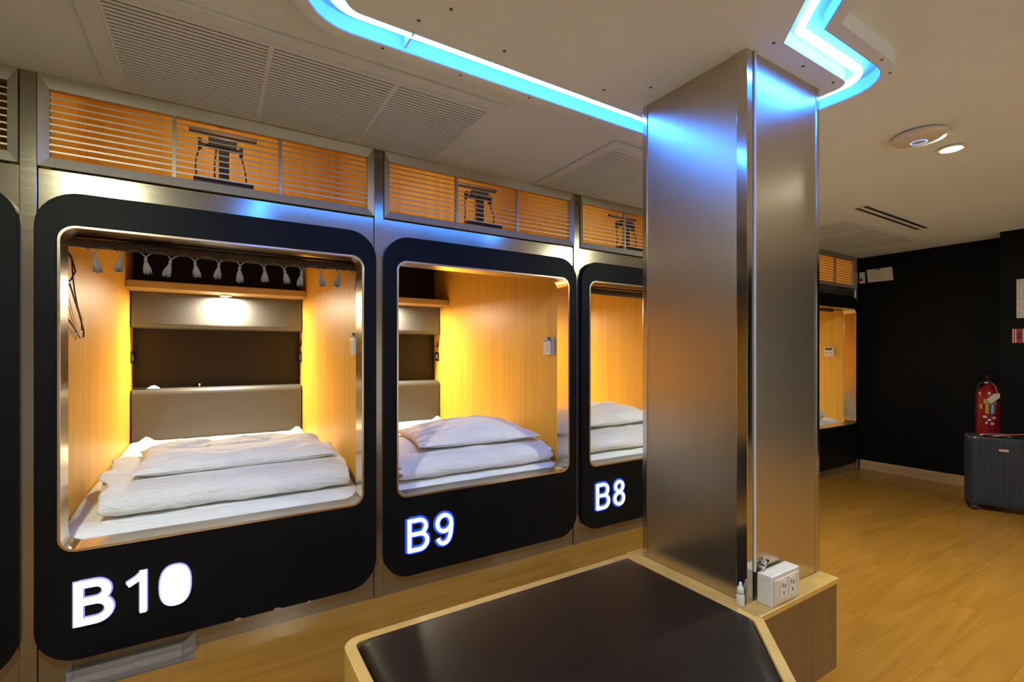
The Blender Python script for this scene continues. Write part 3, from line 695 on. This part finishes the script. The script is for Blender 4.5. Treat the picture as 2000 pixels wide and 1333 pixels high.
# socket box
ob = thing('outlet_box', 'cream double power outlet box on the wooden ledge at the column foot', 'outlet', (1.537, -1.502, zb))
MB().box(-.080, .080, -.024, .0235, 0, .094).build('box', 'ivory', ob, bevel=.003)
MB().box(-.068, .068, -.028, -.024, .012, .082).build('face_plate', 'ivory', ob, bevel=.002)
for x in (-.022, .028):
    s_ = MB().prism(rrect(x - .018, x + .018, .022, .076, .006, 3), -.0295, -.028, 'y').build('socket_face', 'white', ob)
    for dx, dz in ((-.006, .060), (.007, .055), (0, .035)): MB().box(x + dx - .0022, x + dx + .0022, -.0302, -.0294, dz - .006, dz + .006).build('socket_slot', 'print', s_)
for k, (dx, dz) in enumerate(((.0, 0.094), (.008, .104))):
    tag(MB().tube([(1.474 + dx, -1.482, zb + dz + .006), (1.505 + dx, -1.481, zb + dz + .014)], [.007, .0055], 8).build('metal_clip', 'polish'),
        ('lower' if k == 0 else 'upper') + ' small metal clip on top of the outlet box', 'clip', 'metal clips on the outlet box')
# eye-drop bottle
g = thing('dropper_bottle', 'tiny white dropper bottle on the bench edge beside the column', 'bottle', (1.396, -1.462, zb))
MB().lathe([(.0115, 0), (.012, .002), (.012, .028), (.010, .033), (.007, .036)], 18).build('body', 'ivory', g)
MB().lathe([(.0095, .034), (.0098, .050), (.0075, .056), (.0045, .060), (.0042, .068), (.0025, .071), (0, .0712)], 18).build('cap', 'white', g)

# wooden base under the column
bs = thing('column_base', 'wooden ledge box under the steel column', 'ledge', (1.62, -1.26, 0))
def BL(pts): return [(x - 1.62, y + 1.26) for x, y in pts]
MB().prism(BL([(1.388, -1.530), (1.853, -1.530), (1.853, -.995), (1.388, -.995)]), .10, zb - .018, 'z').build('panel_box', 'benchwood', bs, bevel=.0015)
MB().prism(BL([(1.382, -1.536), (1.857, -1.536), (1.857, -.990), (1.382, -.990)]), zb - .018, zb, 'z').build('top', 'benchrim', bs, bevel=.002)
MB().prism(BL([(1.44, -1.47), (1.80, -1.47), (1.80, -1.06), (1.44, -1.06)]), 0, .10, 'z').build('plinth', 'rubber', bs)
# bench
OB = [(.297, -1.97), (.955, -1.97), (1.379, -1.546), (1.379, -.998), (.297, -.998)]
IB = offset(OB, -.030)
be = thing('bench', 'black vinyl padded bench with a wooden rim beside the column', 'bench', (.84, -1.48, 0))
def BB(p): return [(x - .84, y + 1.48) for x, y in p]
ro = fillet(OB, [.05, 0, 0, 0, .05]); ri = fillet(IB, [.022, 0, 0, 0, .022])
MB().ring(BB(ro), BB(ri), .10, zb, 'z').build('rim', 'benchrim', be, bevel=.0025)
MB().prism(BB(offset(OB, -.032)), .10, .36, 'z').build('body', 'benchwood', be)
MB().prism(BB(offset(OB, -.09)), 0, .10, 'z').build('plinth', 'rubber', be)
# cushion: crowned top with rolled edges
cu = MB(); n = 0; rings = []
IBc = offset(OB, -.0335)
for d, z in ((0, .355), (0, .398), (.003, .412), (.010, .422), (.022, .428), (.05, .431), (.12, .434), (.22, .436)):
    ol = fillet(offset(IBc, -d), [max(.004, .03 + d * .3), .0, .0, .0, max(.004, .03 + d * .3)], 6); rings.append([(x - .84, y + 1.48, z) for x, y in ol])
n = len(rings[0]); vv = sum(rings, []); ff = [(k * n + a, k * n + (a + 1) % n, (k + 1) * n + (a + 1) % n, (k + 1) * n + a) for k in range(len(rings) - 1) for a in range(n)]
ff.append(tuple((len(rings) - 1) * n + a for a in range(n))); cu.add(vv, ff, True)
cu.build('cushion', 'vinyl', be)

# ================================================================ far right: wall things and luggage
# placard leaning out from the black wall
g = thing('wall_placard', 'pale paper placard high on the black end wall', 'placard', (X1, -.185, 1.935))
v = [(-.006, .106, .0), (-.006, -.112, .0), (-.055, -.118, .125), (-.055, .100, .125)]
MB().add(v + [(x + .003, y, z) for x, y, z in v], [(0, 1, 2, 3), (4, 7, 6, 5), (0, 4, 5, 1), (1, 5, 6, 2), (2, 6, 7, 3), (3, 7, 4, 0)]).build('sheet', 'paper', g)
for k in range(3):
    a = .045 + .018 * k; xx = -.006 - .049 * a / .125 - .0008
    MB().box(xx - .0003, xx + .0003, -.05 + .01 * k, .045 - .008 * k, a, a + .006).build('print_line', 'whitegrey', g)
MB().box(-.055, 0, -.02, .02, .112, .122).build('holder', 'darkmetal', g)
# small box at pod end
g = thing('wall_box', 'small white box on the wall corner beside the last louvre', 'box', (X1, -.035, 1.93))
MB().box(-.045, 0, -.02, .02, 0, .115).build('housing', 'white', g, bevel=.004); MB().box(-.047, -.045, -.012, .012, .02, .05).build('cover', 'darkred', g)
# notice and red sign on the pier
g = thing('notice_sheet', 'white printed notice on the black pier at the right edge', 'notice', (5.50, -1.215, 1.485))
MB().box(-.004, 0, -.235, 0, 0, .312).build('sheet', 'paper', g)
MB().ring([(-.222, .013), (-.013, .013), (-.013, .299), (-.222, .299)], [(-.219, .016), (-.016, .016), (-.016, .296), (-.219, .296)], -.0046, -.004, 'x').build('border', 'whitegrey', g)
MB().box(-.0048, -.004, -.19, -.045, .255, .285).build('heading', 'darkred', g)
for k, (a, b) in enumerate(((-.205, -.03), (-.19, -.04), (-.2, -.035), (-.205, -.03), (-.19, -.05), (-.2, -.035), (-.21, -.03))):
    MB().box(-.0047, -.004, a, b, .225 - .024 * k, .2285 - .024 * k).build('print_line', 'print', g)
g = thing('red_sign', 'red sign with white stripes below the notice on the pier', 'sign', (5.50, -1.19, 1.285))
MB().box(-.008, 0, -.22, 0, 0, .115).build('plate', 'redprint', g, bevel=.001)
for a in (.004, .018, .062, .15): MB().box(-.0086, -.008, -a - .006, -a, .003, .112).build('stripe', 'paper', g)
MB().box(-.0086, -.008, -.055, -.03, .03, .09).build('symbol', 'darkred', g)
# fire extinguisher
ex = thing('fire_extinguisher', 'red fire extinguisher hung on the black wall behind the suitcase', 'extinguisher', (5.655, -1.02, .44))
MB().lathe([(.06, 0), (.078, .006), (.086, .02), (.088, .05), (.088, .40), (.084, .43), (.068, .462), (.040, .482), (.026, .492), (.026, .51)], 36).build('cylinder', 'red', ex)
MB().lathe([(.022, .505), (.024, .53), (.018, .545)], 18).build('valve', 'darkmetal', ex)
MB().prism([(-.05, .535), (.03, .545), (.035, .552), (-.05, .55)], -.010, .010, 'y').build('lever', 'darkmetal', ex)
MB().prism([(-.06, .556), (.02, .572), (.02, .58), (-.062, .566)], -.011, .011, 'y').build('handle', 'darkred', ex)
MB().lathe([(0, 0), (.014, 0), (.014, .012), (0, .012)], 14, (-.028, .012, .505)).build('gauge', 'white', ex)
MB().tube([(.01, .03, .52), (.03, .07, .50), (.04, .092, .42), (.035, .094, .25), (.03, .092, .12)], .009, 8).build('hose', 'rubber', ex)
def label(a0, a1, z0, z1, m, r=.0888):
    mb = MB(); mb.grid(12, 2, lambda u, v: (r * math.cos(math.radians(a0 + (a1 - a0) * u)), r * math.sin(math.radians(a0 + (a1 - a0) * u)), z0 + (z1 - z0) * v)); return mb.build('label_patch', m, ex)
label(168, 222, .335, .375, 'yellow'); label(150, 164, .29, .33, 'yellow'); label(200, 209, .255, .33, 'blue', .0892); label(193, 218, .25, .333, 'print', .0889)
label(176, 190, .25, .333, 'yellow', .0889)
for a, z, w_ in ((165, .215, 18), (185, .19, 14), (205, .21, 12), (176, .165, 10), (198, .16, 12)): label(a, a + w_, z, z + .018, 'paper')
tg = MB().add([(-.100, -.05, .425), (-.094, -.005, .375), (-.092, -.030, .335), (-.098, -.088, .395), (-.098, -.085, .43)], [(0, 1, 2, 3, 4)])
tg.add([(p[0] + .0012, p[1], p[2]) for p in tg.v[:5]], [(4, 3, 2, 1, 0)]); tg.build('tag', 'paper', ex, fix=False)
MB().tube([(-.02, -.01, .52), (-.06, -.05, .48), (-.098, -.07, .425)], .0015, 5).build('tag_string', 'paper', ex)
MB().box(.078, .104, -.03, .03, .30, .36).build('bracket', 'darkmetal', ex)

# suitcase: width axis along its front face
ang = math.atan2(-.278, .11)
sc = thing('suitcase', 'dark blue-grey ribbed hard-shell suitcase standing by the black wall', 'suitcase', (4.945, -1.068, 0), ang)
W_, DP, HT, Z0 = .40, .235, .565, .045
# shell with vertical ribs: outline in plan (x along width, y depth behind front), extruded up
out = []
base = rrect(0, W_, 0, DP, .035, 6)
def densify(p, step=.004):
    q = []
    for i in range(len(p)):
        a, b = Vector(p[i]), Vector(p[(i + 1) % len(p)]); nn_ = max(1, int((b - a).length / step)); q += [tuple(a + (b - a) * k / nn_) for k in range(nn_)]
    return q
dn = densify(base)
def rib(p):
    x, y = p; d = 0
    if .04 < x < W_ - .04: d = .0035 * (1 if math.sin(x * 2 * PI / .026) > 0 else 0)
    elif .03 < y < DP - .03: d = .0035 * (1 if math.sin(y * 2 * PI / .03) > 0 else 0)
    cxx, cyy = W_ / 2, DP / 2
    if .04 < x < W_ - .04: return (x, y + (d if y < cyy else -d))
    return (x + (d if x < cxx else -d), y)
ribbed = [rib(p) for p in dn]
mb = MB(); lay_ = []
for z, s_ in ((Z0, .93), (Z0 + .008, .975), (Z0 + .03, 1.0), (HT - .035, 1.0), (HT - .012, .985), (HT - .003, .955), (HT, .90)):
    lay_.append([((x - W_ / 2) * (1 - (1 - s_) * .6) + W_ / 2, (y - DP / 2) * s_ + DP / 2, z) for x, y in ribbed])
n = len(ribbed); mb.add(sum(lay_, []), [(k * n + a, k * n + (a + 1) % n, (k + 1) * n + (a + 1) % n, (k + 1) * n + a) for k in range(len(lay_) - 1) for a in range(n)] + [tuple(range(n - 1, -1, -1)), tuple((len(lay_) - 1) * n + a for a in range(n))])
mb.build('shell', 'case', sc)
MB().ring([(-.004, DP / 2 - .008), (W_ + .004, DP / 2 - .008), (W_ + .004, DP / 2 + .008), (-.004, DP / 2 + .008)], [(0.002, DP / 2 - .006), (W_ - .002, DP / 2 - .006), (W_ - .002, DP / 2 + .006), (.002, DP / 2 + .006)], Z0 + .03, HT - .03, 'z').build('zip_band', 'rubber', sc)
MB().prism(rrect(W_ / 2 - .035, W_ / 2 + .02, HT - .10, HT - .082, .008, 4), -.004, .004, 'y').build('badge', 'polish', sc)
MB().tube([(W_ / 2 - .09, DP * .45, HT - .002), (W_ / 2 - .08, DP * .45, HT + .018), (W_ / 2 + .08, DP * .45, HT + .018), (W_ / 2 + .09, DP * .45, HT - .002)], .008, 8).build('carry_handle', 'rubber', sc)
for x in (.035, W_ - .035):
    for y in (.03, DP - .03):
        wl = MB().box(x - .03, x + .03, y - .025, y + .025, Z0 - .005, Z0 + .028).build('wheel_housing', 'rubber', sc, bevel=.006)
        MB().prism([(y + .022 * math.cos(2 * PI * k / 16), .0225 + .022 * math.sin(2 * PI * k / 16)) for k in range(16)], x - .016, x + .016, 'x').build('wheel', 'rubber', wl)
# tag and strap on top of the suitcase
zt = HT + .001
def on_case(x, y, z): 
    c, s = math.cos(ang), math.sin(ang); return (4.945 + c * x - s * y, -1.068 + s * x + c * y, z)
tag(MB().tube([on_case(.42, .06, zt + .05), on_case(.34, .07, zt + .035), on_case(.24, .06, zt + .022), on_case(.15, .09, zt + .010), on_case(.08, .10, zt + .008)], .006, 8).build('luggage_strap', 'pinkred'), 'red strap lying over the top of the suitcase', 'strap')
g = tag(MB().grid(18, 8, lambda u, v: on_case(.07 + .17 * u, .025 + .05 * v + .012 * math.sin(u * 7), zt + .006 + .010 * abs(math.sin(u * 6.5)) * (1 - .3 * v))).build('luggage_tag', 'paper'), 'crumpled pale luggage tag on top of the suitcase', 'tag')
